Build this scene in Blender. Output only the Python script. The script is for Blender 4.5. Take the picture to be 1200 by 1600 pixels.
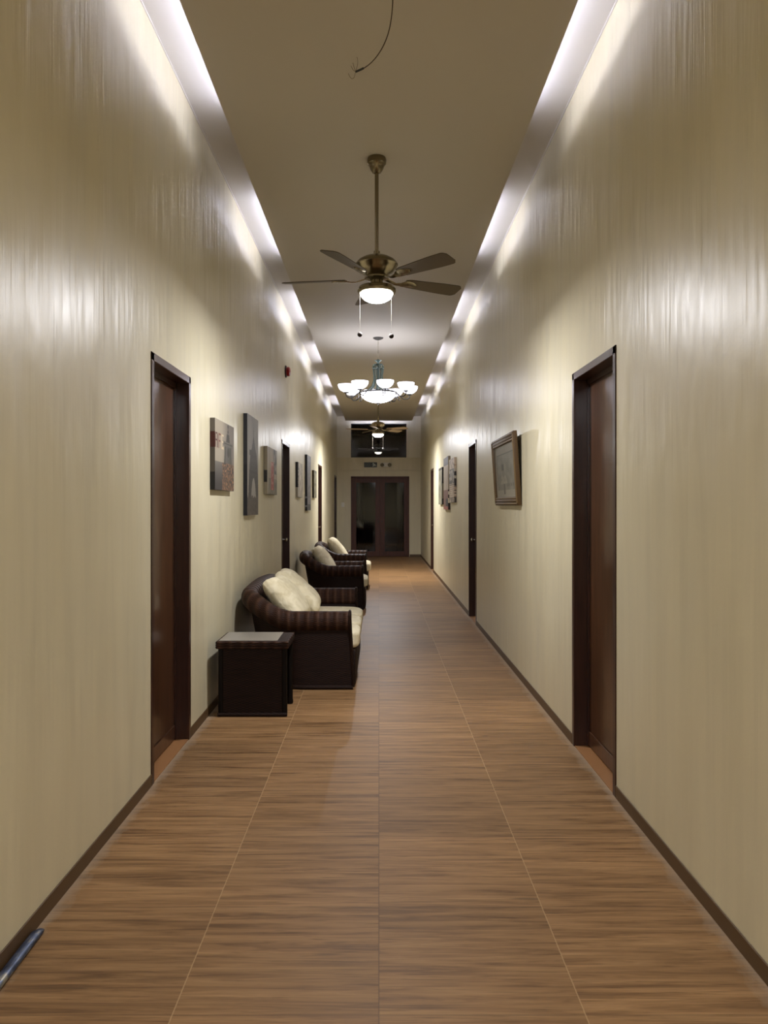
import bpy, bmesh, math, random
from mathutils import Vector, noise
random.seed(7)
for o in list(bpy.data.objects): bpy.data.objects.remove(o)
S = bpy.context.scene
C = S.collection
PI = math.pi
# ------------------------------------------------------------------ camera, world, exposure
EYE = 1.48
cd = bpy.data.cameras.new('camera'); cam = bpy.data.objects.new('camera', cd); C.objects.link(cam)
cam.location = (0, 0, EYE); cam.rotation_euler = (PI/2, 0, 0)
cd.sensor_width = 36; cd.lens = 27; cd.shift_x = 8/1600; cd.shift_y = -11/1600
cd.clip_start = .05; cd.clip_end = 100
S.camera = cam
S.view_settings.view_transform = 'Standard'; S.view_settings.look = 'None'
S.view_settings.gamma = 1; S.view_settings.use_curve_mapping = False
S.view_settings.exposure = 0.26
W = bpy.data.worlds.new('world'); S.world = W; W.use_nodes = True
W.node_tree.nodes['Background'].inputs[0].default_value = (.012, .014, .02, 1)
W.node_tree.nodes['Background'].inputs[1].default_value = .3
TUBE_E = 25.0; BOWL_E = 32.0; SHADE_E = 5.2; DOWN_W = 46.0; FILL_BACK = 150.0; CENTRE_E = 13.0
# ------------------------------------------------------------------ materials
def lin(c):
    return tuple(((v/255)/12.92 if v/255 <= .04045 else ((v/255+.055)/1.055)**2.4) for v in c)
def P(name, rgb, rough=.5, metal=0, spec=.5, emit=None, es=0, coat=0):
    m = bpy.data.materials.new(name); m.use_nodes = True
    b = m.node_tree.nodes['Principled BSDF']
    b.inputs['Base Color'].default_value = (*lin(rgb), 1)
    b.inputs['Roughness'].default_value = rough; b.inputs['Metallic'].default_value = metal
    b.inputs['Specular IOR Level'].default_value = spec
    if coat: b.inputs['Coat Weight'].default_value = coat; b.inputs['Coat Roughness'].default_value = .12
    if emit: b.inputs['Emission Color'].default_value = (*lin(emit), 1); b.inputs['Emission Strength'].default_value = es
    return m
class N:
    def __init__(s, m): s.t = m.node_tree; s.b = s.t.nodes['Principled BSDF']
    def n(s, k, **kw):
        x = s.t.nodes.new(k)
        for a, v in kw.items():
            if a.startswith('i_'): x.inputs[int(a[2:])].default_value = v
            else: setattr(x, a, v)
        return x
    def l(s, a, b, ai=0, bi=0):
        s.t.links.new(a.outputs[ai], b.inputs[bi])
    def coord(s, which, scale, loc=(0,0,0)):
        tc = s.n('ShaderNodeTexCoord'); mp = s.n('ShaderNodeMapping')
        s.t.links.new(tc.outputs[which], mp.inputs[0]); mp.inputs['Scale'].default_value = scale
        mp.inputs['Location'].default_value = loc
        return mp
    def noise(s, src, scale, detail=3, rough=.5, dist=0):
        x = s.n('ShaderNodeTexNoise'); x.inputs['Scale'].default_value = scale; x.inputs['Detail'].default_value = detail
        x.inputs['Roughness'].default_value = rough; x.inputs['Distortion'].default_value = dist
        s.t.links.new(src.outputs[0], x.inputs['Vector']); return x
    def ramp(s, src, stops, out=0):
        r = s.n('ShaderNodeValToRGB'); e = r.color_ramp.elements
        while len(e) < len(stops): e.new(.5)
        for el, (p, c) in zip(e, stops):
            el.position = p; el.color = (*c, 1) if len(c) == 3 else c
        s.t.links.new(src.outputs[out], r.inputs[0]); return r
    def mix(s, fac, a, b, mode='MIX'):
        x = s.n('ShaderNodeMix', data_type='RGBA', blend_type=mode)
        for k, v in ((0, fac), (6, a), (7, b)):
            if isinstance(v, bpy.types.NodeSocket): s.t.links.new(v, x.inputs[k])
            elif k == 0: x.inputs[0].default_value = v
            else: x.inputs[k].default_value = (*v, 1)
        return x.outputs[2]
    def math(s, op, a, b=0.0, c=None):
        x = s.n('ShaderNodeMath', operation=op)
        for k, v in ((0, a), (1, b), (2, c)):
            if v is None: continue
            if isinstance(v, bpy.types.NodeSocket): s.t.links.new(v, x.inputs[k])
            else: x.inputs[k].default_value = v
        return x.outputs[0]
    def bump(s, h, strength, dist, prev=None):
        x = s.n('ShaderNodeBump'); x.inputs['Strength'].default_value = strength; x.inputs['Distance'].default_value = dist
        s.t.links.new(h, x.inputs['Height'])
        if prev is not None: s.t.links.new(prev.outputs[0], x.inputs['Normal'])
        s.t.links.new(x.outputs[0], s.b.inputs['Normal']); return x
    def col(s, sock): s.t.links.new(sock, s.b.inputs['Base Color'])

def wall_paint(name, rgb, rough=.33, spec=.5):
    m = P(name, rgb, rough, spec=spec); g = N(m)
    c1 = g.coord('Object', (1, 1, .085)); n1 = g.noise(c1, 9, 4, .55, .3)       # vertical brush streaks
    c2 = g.coord('Object', (1, 1, .45)); n2 = g.noise(c2, 2.2, 3, .5)        # slow plaster waviness
    c3 = g.coord('Object', (1, 1, 1)); n3 = g.noise(c3, 60, 2, .5)
    a = lin(rgb); d = tuple(v*.93 for v in a); u = tuple(min(1, v*1.05) for v in a)
    r = g.ramp(n1, [(.3, d), (.52, a), (.75, u)])
    yl = tuple((a[0]*1.0, a[1]*.96, a[2]*.86))
    f = g.ramp(n2, [(.38, (0,0,0)), (.7, (1,1,1))])
    g.col(g.mix(g.math('MULTIPLY', f.outputs[0], .35), r.outputs[0], yl))
    b1 = g.bump(n2.outputs[0], .55, .04)
    sx = g.n('ShaderNodeSeparateXYZ'); tcc = g.n('ShaderNodeTexCoord'); g.l(tcc, sx, 3, 0)
    hm = g.n('ShaderNodeMapRange'); hm.inputs[1].default_value = 1.9; hm.inputs[2].default_value = 2.7; g.t.links.new(sx.outputs[2], hm.inputs[0])
    hm.inputs[3].default_value = .25
    c5 = g.coord('Object', (1, 1, .16), (3, 1, 0)); n5 = g.noise(c5, 5, 2, .5)
    msk = g.ramp(n5, [(.42, (0,0,0)), (.62, (1,1,1))])
    c6 = g.coord('Object', (1, 1, .05)); n6 = g.noise(c6, 24, 3, .6, .4)
    b15 = g.bump(g.math('MULTIPLY', n6.outputs[0], g.math('MULTIPLY', msk.outputs[0], hm.outputs[0])), .5, .012, b1)
    b2 = g.bump(n1.outputs[0], .22, .012, b15)
    g.bump(n3.outputs[0], .18, .0012, b2)
    rr = g.math('MULTIPLY_ADD', n1.outputs[0], .16, rough-.06)
    g.t.links.new(rr, g.b.inputs['Roughness'])
    return m
M = {}
M['wall'] = wall_paint('cream_wall_paint', (208, 200, 172), .36, .42)
M['upper'] = wall_paint('pale_upper_wall', (216, 212, 198), .5, .3)  # paler and greyer tone than the wall below
M['ceil'] = P('ceiling_paint', (204, 199, 187), .6, spec=.25)
M['ceilwhite'] = P('cove_paint', (214, 211, 206), .5, spec=.3)

def floor_mat():
    m = P('wood_look_tile', (140, 108, 80), .5, spec=.12); g = N(m)
    tc = g.n('ShaderNodeTexCoord'); sp = g.n('ShaderNodeSeparateXYZ'); g.l(tc, sp, 3, 0)
    X, Y = sp.outputs[0], sp.outputs[1]
    tx = g.math('FLOOR', g.math('DIVIDE', X, .6)); Ys = g.math('DIVIDE', g.math('SUBTRACT', Y, .428), .6); ty = g.math('FLOOR', Ys)
    hx = g.math('MULTIPLY', g.math('ADD', tx, 7), 3.17)
    hsh = g.math('FRACT', g.math('MULTIPLY', g.math('SINE', g.math('ADD', g.math('MULTIPLY', tx, 12.9898), g.math('MULTIPLY', ty, 78.233))), 437.585))
    # strip bands inside a tile, 0.1 m each
    ps = g.math('FLOOR', g.math('MULTIPLY', Ys, 4))
    hs2 = g.math('FRACT', g.math('MULTIPLY', g.math('SINE', g.math('ADD', g.math('MULTIPLY', tx, 31.7), g.math('MULTIPLY', ps, 17.13))), 917.3))
    cx = g.n('ShaderNodeCombineXYZ')
    g.t.links.new(g.math('ADD', g.math('MULTIPLY', X, .8), g.math('MULTIPLY', hsh, 9)), cx.inputs[0])
    g.t.links.new(g.math('MULTIPLY', Y, 13), cx.inputs[1]); g.t.links.new(g.math('MULTIPLY', hsh, 23), cx.inputs[2])
    n1 = g.noise(cx, 2.3, 7, .66, .6)
    cx2 = g.n('ShaderNodeCombineXYZ')
    g.t.links.new(g.math('ADD', g.math('MULTIPLY', X, 2.2), g.math('MULTIPLY', hsh, 5)), cx2.inputs[0])
    g.t.links.new(g.math('MULTIPLY', Y, 75), cx2.inputs[1]); g.t.links.new(hsh, cx2.inputs[2])
    n2 = g.noise(cx2, 2.0, 4, .6, .8)
    base = g.ramp(n1, [(.22, lin((78, 56, 36))), (.36, lin((112, 84, 56))), (.5, lin((138, 106, 72))), (.64, lin((154, 121, 84))), (.8, lin((168, 136, 98)))])
    fine = g.ramp(n2, [(.30, (.50,.47,.44)), (.43, (.92,.92,.92)), (.7, (1.08,1.07,1.06))])
    c = g.mix(1, base.outputs[0], fine.outputs[0], 'MULTIPLY')
    tone = g.math('MULTIPLY_ADD', hs2, .16, .92)
    tone2 = g.math('MULTIPLY', tone, g.math('MULTIPLY_ADD', hsh, .2, .90))
    cc = g.n('ShaderNodeCombineXYZ')
    for i in range(3): g.t.links.new(tone2, cc.inputs[i])
    c = g.mix(1, c, cc.outputs[0], 'MULTIPLY')
    # knots: sparse dark streaks
    cx3 = g.n('ShaderNodeCombineXYZ')
    g.t.links.new(g.math('ADD', g.math('MULTIPLY', X, 1.1), g.math('MULTIPLY', hsh, 31)), cx3.inputs[0])
    g.t.links.new(g.math('MULTIPLY', Y, 9), cx3.inputs[1])
    n3 = g.noise(cx3, 3.1, 2, .5, .2)
    kn = g.ramp(n3, [(.68, (0,0,0)), (.78, (1,1,1))])
    c = g.mix(g.math('MULTIPLY', kn.outputs[0], .55), c, lin((72, 58, 46)))
    # joints
    def edge(v, wd):   # 1 on the joint
        fr = g.math('FRACT', v); d = g.math('MINIMUM', fr, g.math('SUBTRACT', 1, fr))
        return g.math('LESS_THAN', d, wd)
    jy = edge(Ys, .0030)
    jx = edge(g.math('DIVIDE', X, .6), .0034)
    mid = g.math('LESS_THAN', g.math('ABSOLUTE', X), .01)
    lightj = g.math('MULTIPLY', jx, g.math('SUBTRACT', 1, mid))
    darkj = g.math('MAXIMUM', jy, g.math('MULTIPLY', jx, mid))
    c = g.mix(g.math('MULTIPLY', darkj, .5), c, lin((70, 54, 42)))
    c = g.mix(g.math('MULTIPLY', lightj, .45), c, lin((190, 160, 120)))
    # plaster dust swept against the baseboards
    c4 = g.coord('Object', (1, .6, 1)); n4 = g.noise(c4, 16, 4, .6)
    dd = g.math('SUBTRACT', 1.196, g.math('ABSOLUTE', X))
    f = g.math('SUBTRACT', 1, g.math('DIVIDE', dd, g.math('MULTIPLY_ADD', n4.outputs[0], .17, -.03)))
    f.node.use_clamp = True
    c = g.mix(g.math('MULTIPLY', f, .5), c, lin((170, 155, 135)))
    g.col(c)
    rr = g.math('MULTIPLY_ADD', n1.outputs[0], .2, .38); g.t.links.new(rr, g.b.inputs['Roughness'])
    b = g.bump(n2.outputs[0], .12, .002)
    g.bump(g.math('SUBTRACT', 1, g.math('MAXIMUM', jx, jy)), .3, .001, b)
    return m
M['floor'] = floor_mat()

def wood(name, dark, light, rough=.3, axis=2, scale=1.0, coat=.3):
    m = P(name, light, rough, coat=coat, spec=.4); g = N(m)
    sc = [14*scale]*3; sc[axis] = 1.1*scale
    c1 = g.coord('Object', tuple(sc)); n1 = g.noise(c1, 2.4, 5, .6, .6)
    r = g.ramp(n1, [(.3, lin(dark)), (.7, lin(light))]); g.col(r.outputs[0])
    g.bump(n1.outputs[0], .05, .002)
    return m
M['doorwood'] = wood('varnished_door_veneer', (54, 33, 19), (84, 53, 32), .28, 2, 1, .3)
M['enddoor'] = wood('end_door_wood', (60, 28, 18), (84, 42, 27), .5, 2, 1, 0)
M['frame'] = wood('dark_door_frame', (40, 20, 14), (62, 34, 25), .34, 2, 1, .25)
M['base'] = P('olive_brown_baseboard', (84, 62, 36), .5)
M['sill'] = P('threshold_tile', (150, 106, 66), .45)
M['steel'] = P('satin_steel', (200, 196, 188), .22, 1)
M['bronze'] = P('antique_pewter_metal', (132, 122, 100), .27, 1)
M['blade'] = P('taupe_fan_blade', (80, 70, 52), .5)
M['blade2'] = P('pale_taupe_blade', (150, 130, 102), .5)
M['verd'] = P('verdigris_metal', (112, 128, 124), .38, .75)
M['iron'] = P('dark_iron_metal', (70, 68, 64), .4, .8)
M['bead'] = P('dark_bead', (46, 40, 36), .85, spec=.1)
M['chain'] = P('chain_metal', (200, 195, 180), .3, 1)
M['lamp'] = P('lit_opal_glass', (255, 255, 255), .3, emit=(246, 247, 255), es=BOWL_E)
M['shade'] = P('lit_alabaster_shade', (255, 255, 250), .3, emit=(236, 236, 255), es=SHADE_E)
M['dimlamp'] = P('dim_opal_glass', (230, 230, 225), .3, emit=(255, 250, 235), es=5)
M['centre'] = P('lit_alabaster_bowl', (255, 255, 250), .3, emit=(240, 240, 255), es=CENTRE_E)
M['tube'] = P('lit_tube', (255, 255, 255), .3, emit=(228, 230, 255), es=TUBE_E)
M['whitepl'] = P('white_plastic', (228, 226, 218), .4)
M['greyl'] = P('grey_lens', (88, 80, 62), .25)
M['black'] = P('black_frame', (22, 20, 20), .4)
M['red'] = P('red_alarm_plastic', (150, 14, 20), .3)
M['darkred'] = P('dark_red_base', (52, 10, 10), .4)
M['canvasback'] = P('canvas_edge_black', (26, 25, 27), .6)
M['gold'] = P('antique_gold_frame', (74, 52, 22), .5, .1)
M['goldlight'] = P('worn_gold_bead', (112, 90, 56), .45, .2)
M['blue'] = None
M['tabletop'] = P('grey_mat_glass', (128, 122, 112), .32, spec=.6)
M['darkroom'] = P('darkened_room_wall', (44, 46, 50), .8)  # dark colour stands in for the shade in the room beyond
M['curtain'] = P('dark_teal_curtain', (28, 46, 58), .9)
M['wire'] = P('brown_cable', (62, 46, 30), .5)
M['copper'] = P('bare_wire_end', (110, 96, 72), .4, .6)

def cloth_mat():
    m = P('cream_cotton', (226, 216, 186), .85, spec=.15); g = N(m)
    c = g.coord('Object', (1,1,1)); n1 = g.noise(c, 9, 4, .55, 1.2); n2 = g.noise(c, 240, 2)
    r = g.ramp(n1, [(.3, lin((206,194,160))), (.65, lin((230,221,194)))]); g.col(r.outputs[0])
    b = g.bump(n1.outputs[0], .55, .02); g.bump(n2.outputs[0], .15, .001, b)
    return m
M['cloth'] = cloth_mat()
def wicker(name, roll=False):
    m = P(name, (44, 25, 17), .55, spec=.15); g = N(m)
    tc = g.n('ShaderNodeTexCoord'); sp = g.n('ShaderNodeSeparateXYZ'); g.l(tc, sp, 2, 0)
    U, V = sp.outputs[0], sp.outputs[1]
    row = g.math('FLOOR', g.math('DIVIDE', V, .0085))
    par = g.math('MULTIPLY', g.math('MODULO', g.math('ABSOLUTE', row), 2), PI)
    sw = g.math('SINE', g.math('ADD', g.math('MULTIPLY', U, 2*PI/.052), par))
    st = g.math('ABSOLUTE', g.math('SINE', g.math('MULTIPLY', V, PI/.0085)))
    h = g.math('MULTIPLY', st, g.math('MULTIPLY_ADD', sw, .35, .65))
    cc = g.n('ShaderNodeCombineXYZ'); g.t.links.new(g.math('MULTIPLY', U, 6), cc.inputs[0]); g.t.links.new(g.math('MULTIPLY', V, 60), cc.inputs[1])
    n1 = g.noise(cc, 1.0, 3)
    colr = g.mix(h, lin((13, 7, 5)), lin((66, 39, 26)) if roll else lin((46, 26, 17)))
    f = g.ramp(n1, [(.3, (.72,.7,.7)), (.7, (1.2,1.15,1.1))])
    colr = g.mix(1, colr, f.outputs[0], 'MULTIPLY')
    if roll:
        band = g.math('SINE', g.math('MULTIPLY', U, 2*PI/.078))
        bb = g.math('POWER', g.math('MULTIPLY_ADD', band, .5, .5), 3)
        colr = g.mix(g.math('MULTIPLY', bb, .22), colr, lin((112, 80, 60)))
        g.col(colr)
        b = g.bump(band, .8, .006); g.bump(h, .7, .003, b)
    else:
        g.col(colr); g.bump(h, .7, .003)
    return m
M['wicker'] = wicker('dark_brown_wicker'); M['wroll'] = wicker('banded_brown_wicker', True)
def worn_blue():
    m = P('worn_blue_steel', (74, 82, 104), .4, .5); g = N(m)
    c = g.coord('Object', (1, .25, 1)); n1 = g.noise(c, 40, 4, .6)
    r = g.ramp(n1, [(.4, lin((42, 48, 66))), (.55, lin((74, 84, 108))), (.66, lin((140, 134, 118)))]); g.col(r.outputs[0]); return m
M['blue'] = worn_blue()
def glass_mat(name, tint, rough=0.03):
    m = bpy.data.materials.new(name); m.use_nodes = True; t = m.node_tree; t.nodes.clear()
    out = t.nodes.new('ShaderNodeOutputMaterial'); mx = t.nodes.new('ShaderNodeMixShader')
    tr = t.nodes.new('ShaderNodeBsdfTransparent'); tr.inputs[0].default_value = (*tint, 1)
    gl = t.nodes.new('ShaderNodeBsdfGlossy'); gl.inputs['Roughness'].default_value = rough
    fr = t.nodes.new('ShaderNodeFresnel'); fr.inputs[0].default_value = 1.5
    t.links.new(fr.outputs[0], mx.inputs[0]); t.links.new(tr.outputs[0], mx.inputs[1]); t.links.new(gl.outputs[0], mx.inputs[2])
    t.links.new(mx.outputs[0], out.inputs[0]); return m
M['glass'] = glass_mat('window_glass', (.55, .55, .55)); M['dglass'] = glass_mat('door_glass', (.16, .24, .32), .05)  # tints also darken the view into the room beyond
M['pglass'] = None
def art_mat():
    m = P('printed_canvas', (128,128,128), .55, spec=.35); g = N(m)
    a = g.n('ShaderNodeVertexColor'); a.layer_name = 'Col'; g.col(a.outputs[0]); return m
M['art'] = art_mat()
# ------------------------------------------------------------------ mesh helpers
class MB:
    def __init__(s): s.v = []; s.f = []; s.uv = []; s.hasuv = False
    def add(s, vs, fs, uvs=None):
        o = len(s.v); s.v += [tuple(v) for v in vs]
        for k, f in enumerate(fs):
            s.f.append(tuple(i+o for i in f)); s.uv.append(uvs[k] if uvs else None)
        if uvs: s.hasuv = True
        return s
    def box(s, x0, x1, y0, y1, z0, z1, bev=0, seg=2):
        bm = bmesh.new(); bmesh.ops.create_cube(bm, size=1)
        for v in bm.verts: v.co = Vector((x0+(v.co.x+.5)*(x1-x0), y0+(v.co.y+.5)*(y1-y0), z0+(v.co.z+.5)*(z1-z0)))
        if bev: bmesh.ops.bevel(bm, geom=bm.edges[:], offset=bev, segments=seg, affect='EDGES', profile=.5)
        bm.verts.index_update()
        vs = [v.co[:] for v in bm.verts]; fs = [[v.index for v in f.verts] for f in bm.faces]
        uvs = []
        for f in bm.faces:
            n = f.normal; ax = max(range(3), key=lambda i: abs(n[i]))
            pick = {0: (1, 2), 1: (0, 2), 2: (0, 1)}[ax]
            uvs.append([(v.co[pick[0]], v.co[pick[1]]) for v in f.verts])
        bm.free(); return s.add(vs, fs, uvs)
    def lathe(s, prof, c=(0,0,0), seg=32, axis='z'):
        vs = []; fs = []; n = len(prof)
        for j in range(seg):
            a = 2*PI*j/seg
            for r, z in prof:
                p = (r*math.cos(a), r*math.sin(a), z)
                if axis == 'x': p = (z, r*math.cos(a), r*math.sin(a))
                if axis == 'y': p = (r*math.cos(a), z, r*math.sin(a))
                vs.append((p[0]+c[0], p[1]+c[1], p[2]+c[2]))
        for j in range(seg):
            k = (j+1) % seg
            for i in range(n-1): fs.append((j*n+i, k*n+i, k*n+i+1, j*n+i+1))
        return s.add(vs, fs)
    def tube(s, pts, r, seg=10, cap=True):
        pts = [Vector(p) for p in pts]; n = len(pts); rs = r if isinstance(r, (list, tuple)) else [r]*n
        up = None; vs = []; fs = []; uvs = []; L = 0; Ls = []
        for i, p in enumerate(pts):
            t = (pts[min(i+1, n-1)]-pts[max(i-1, 0)]).normalized()
            if up is None:
                up = Vector((0,0,1)) if abs(t.z) < .9 else Vector((1,0,0))
            sd = t.cross(up).normalized(); up = sd.cross(t).normalized()
            if i: L += (p-pts[i-1]).length
            Ls.append(L)
            for j in range(seg):
                a = 2*PI*j/seg; vs.append(p+(sd*math.cos(a)+up*math.sin(a))*rs[i])
        for i in range(n-1):
            for j in range(seg):
                k = (j+1) % seg; fs.append((i*seg+j, i*seg+k, (i+1)*seg+k, (i+1)*seg+j))
                a0 = j/seg*2*PI*rs[0]; a1 = (j+1)/seg*2*PI*rs[0]
                uvs.append([(Ls[i], a0), (Ls[i], a1), (Ls[i+1], a1), (Ls[i+1], a0)])
        if cap:
            fs.append(tuple(range(seg))[::-1]); uvs.append([(0,0)]*seg)
            fs.append(tuple((n-1)*seg+j for j in range(seg))); uvs.append([(0,0)]*seg)
        return s.add(vs, fs, uvs)
    def sphere(s, c, r, seg=14, rings=8, sc=(1,1,1)):
        prof = [(max(1e-5, r*math.sin(PI*i/rings)), -r*math.cos(PI*i/rings)) for i in range(rings+1)]
        o = len(s.v); s.lathe(prof, (0,0,0), seg)
        for i in range(o, len(s.v)):
            v = s.v[i]; s.v[i] = (v[0]*sc[0]+c[0], v[1]*sc[1]+c[1], v[2]*sc[2]+c[2])
        return s
    def loft(s, secs, closed=True, caps=True, us=None):
        n = len(secs[0]); o = []; 
        for sec in secs: o += list(sec)
        fs = []; uvs = []
        per = [0]
        for j in range(1, n+1): per.append(per[-1]+(Vector(secs[0][j % n])-Vector(secs[0][j-1])).length)
        U = us or list(range(len(secs)))
        for i in range(len(secs)-1):
            for j in range(n if closed else n-1):
                k = (j+1) % n; fs.append((i*n+j, i*n+k, (i+1)*n+k, (i+1)*n+j))
                uvs.append([(U[i], per[j]), (U[i], per[j+1]), (U[i+1], per[j+1]), (U[i+1], per[j])])
        if caps and closed:
            for ring, rev in ((0, True), (len(secs)-1, False)):
                idx = [ring*n+j for j in range(n)]
                if rev: idx = idx[::-1]
                fs.append(tuple(idx)); uvs.append([(o[q][1], o[q][2]) for q in idx])
        return s.add(o, fs, uvs)
    def build(s, name, mat, parent=None, smooth=35, loc=None):
        me = bpy.data.meshes.new(name); me.from_pydata(s.v, [], s.f)
        if s.hasuv:
            ul = me.uv_layers.new(name='UVMap'); k = 0; d = ul.data
            for fi, f in enumerate(s.f):
                u = s.uv[fi]
                for j in range(len(f)):
                    if u: d[k].uv = u[j]
                    k += 1
        bm = bmesh.new(); bm.from_mesh(me); bmesh.ops.recalc_face_normals(bm, faces=bm.faces); bm.to_mesh(me); bm.free()
        if smooth:
            for p in me.polygons: p.use_smooth = True
            me.set_sharp_from_angle(angle=math.radians(smooth))
        for mm in (mat if isinstance(mat, (list, tuple)) else [mat]): me.materials.append(mm)
        o = bpy.data.objects.new(name, me); C.objects.link(o)
        if parent: o.parent = parent
        if loc: o.location = loc
        return o
def tag(o, label=None, cat=None, group=None, kind=None):
    if label: o['label'] = label
    if cat: o['category'] = cat
    if group: o['group'] = group
    if kind: o['kind'] = kind
    return o
def empty(name, loc, label=None, cat=None, group=None, kind=None, rz=0):
    o = bpy.data.objects.new(name, None); C.objects.link(o); o.location = loc; o.rotation_euler = (0,0,rz)
    o.empty_display_size = .1
    return tag(o, label, cat, group, kind)
def copy_tree(o, parent=None):
    c = o.copy(); C.objects.link(c)
    if parent: c.parent = parent
    for ch in [q for q in bpy.data.objects if q.parent == o]: copy_tree(ch, c)
    return c
def smooth01(t): t = max(0, min(1, t)); return t*t*(3-2*t)
# ------------------------------------------------------------------ the corridor
HW = 1.2; Y0 = -5.0; YE = 22.0; HC = 4.02; HP = 3.86; PW = .94; PE = 21.7; DH = 2.29
LD = [(4.04, 4.88), (9.47, 10.29), (15.16, 16.1), (20.7, 21.65)]
RD = [(3.88, 4.75), (9.44, 10.23), (16.84, 17.7)]
m = MB().box(-HW-.2, HW+.2, Y0, YE+.01, -.1, 0); m.box(-2.6, 2.6, YE+.01, 28, -.1, 0)
tag(m.build('floor', M['floor'], smooth=0), 'brown wood-look tiled corridor floor', 'floor', kind='structure')
def side_wall(name, s, doors, label):
    m = MB(); a, b = sorted((s*HW, s*(HW+.16)))
    y = Y0
    for d0, d1 in doors:
        m.box(a, b, y, d0, 0, HC+.05); m.box(a, b, d0, d1, DH, HC+.05); y = d1
    m.box(a, b, y, YE, 0, HC+.05)
    # close the opening behind each door leaf
    for d0, d1 in doors:
        q = sorted((s*(HW+.14), s*(HW+.16))); m.box(q[0], q[1], d0, d1, 0, DH)
    tag(m.build(name, M['wall'], smooth=0), label, 'wall', kind='structure')
side_wall('wall_left', -1, LD, 'cream glossy painted wall on the left, with pictures and four doors')
side_wall('wall_right', 1, RD, 'cream glossy painted wall on the right, with three doors')
m = MB(); m.box(-2.6, -.80, YE, YE+.14, 0, 2.84); m.box(.87, 2.6, YE, YE+.14, 0, 2.84); m.box(-.80, .87, YE, YE+.14, 2.30, 2.84)
lowb = m.build('wall_back', M['wall'], smooth=0); tag(lowb, 'cream end wall around the double glass door', 'wall', kind='structure')
m = MB(); m.box(-2.6, -.80, YE, YE+.14, 2.84, HC+.05); m.box(.79, 2.6, YE, YE+.14, 2.84, HC+.05); m.box(-.80, .79, YE, YE+.14, 3.81, HC+.05)
m.build('upper_wall', M['upper'], lowb, smooth=0)
tag(MB().box(-HW-.2, HW+.2, Y0-.12, Y0, 0, HC+.05).build('wall_front', M['wall'], smooth=0), 'cream wall closing the corridor behind the viewpoint', 'wall', kind='structure')
tag(MB().box(-HW, HW, YE-.05, YE, 2.47, 2.82, .004).build('trim_1', M['wall'], smooth=0), 'cream lintel beam above the double door, below the window', 'trim', kind='structure')
m = MB().box(-2.6, 2.6, Y0-.1, 28, HC, HC+.1)
ceil = m.build('ceiling', M['ceilwhite'], smooth=0); tag(ceil, 'white ceiling with a dropped centre panel', 'ceiling', kind='structure')
m = MB().box(-PW, PW, Y0+.3, PE, HP, HP+.02)
m.build('dropped_panel', M['ceil'], ceil, smooth=0)
m = MB()
for s in (-1, 1):
    a, b = sorted((s*.70, s*(.935 if s < 0 else .925))); m.box(a, b, 4.92, 4.94, HP+.02, HC)
m.build('cove_light_stop', M['ceilwhite'], ceil, smooth=0)  # plates added to cut the cove light off sharply
for i, (s, doors, side) in enumerate(((-1, LD, 'left'), (1, RD, 'right'))):
    m = MB(); y = Y0
    for d0, d1 in list(doors)+[(YE, YE)]:
        a, b = sorted((s*HW, s*(HW-.006))); m.box(a, b, y, d0, 0, .064, .002, 1); y = d1
    tag(m.build('baseboard_'+side, M['base'], smooth=0), 'low olive brown baseboard along the %s wall' % side, 'baseboard', kind='structure')
    a, b = sorted((s*HW, s*(HW-.007)))
    tag(MB().box(a, b, Y0, YE, HC-.007, HC).build('trim_%d' % (i+2), M['ceilwhite'], smooth=0), 'thin pale bead where the %s wall meets the ceiling' % side, 'trim', kind='structure')
m = MB().box(-HW, -.81, YE-.006, YE, 0, .064); m.box(.88, HW, YE-.006, YE, 0, .064)
tag(m.build('baseboard_back', M['base'], smooth=0), 'low brown baseboard on the end wall', 'baseboard', kind='structure')

def knob(parent, s, x, y, z):
    """round knob on a rose, axis along x, projecting towards the corridor"""
    p = -s
    m = MB().lathe([(1e-4, 0), (.032, 0), (.032, p*.006), (.012, p*.010), (.0105, p*.034), (.019, p*.042), (.026, p*.054), (.025, p*.066), (.016, p*.073), (1e-4, p*.075)], (x, y, z), 20, 'x')
    return m.build('door_knob', M['steel'], parent)
def side_door(n, s, d0, d1, knobfar, label):
    e = empty('door_%d' % n, (0,0,0), label, 'door', kind='structure'); fw = .045
    X = lambda a, b: sorted((s*a, s*b))
    a, b = X(HW-.006, HW+.13); m = MB()
    m.box(a, b, d0, d0+fw, 0, DH, .003, 1); m.box(a, b, d1-fw, d1, 0, DH, .003, 1); m.box(a, b, d0, d1, DH-fw, DH, .003, 1)
    a, b = X(HW+.075, HW+.13)      # stop bead
    m.box(a, b, d0+fw, d0+fw+.012, 0, DH-fw); m.box(a, b, d1-fw-.012, d1-fw, 0, DH-fw); m.box(a, b, d0+fw, d1-fw, DH-fw-.03, DH-fw)
    m.build('door_frame', M['frame'], e)
    a, b = X(HW+.088, HW+.128)
    leaf = MB().box(a, b, d0+fw+.001, d1-fw-.001, .012, DH-fw-.012, .002, 1).build('door_leaf', M['doorwood'], e)
    a, b = X(HW+.080, HW+.088)
    m = MB().box(a, b, d0+fw+.015, d1-fw-.015, .012, .10, .003, 1); m.build('kick_rail', M['doorwood'], leaf)
    a, b = X(HW+.0, HW+.088)
    MB().box(a, b, d0+fw, d1-fw, .0005, .006).build('threshold', M['sill'], e, smooth=0)
    ky = d1-.045-.06 if knobfar else d0+.045+.035
    knob(leaf, s, s*(HW+.088), ky, 1.02)
    return e
nm = ['nearest', 'second', 'third', 'farthest']
i = 1
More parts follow.
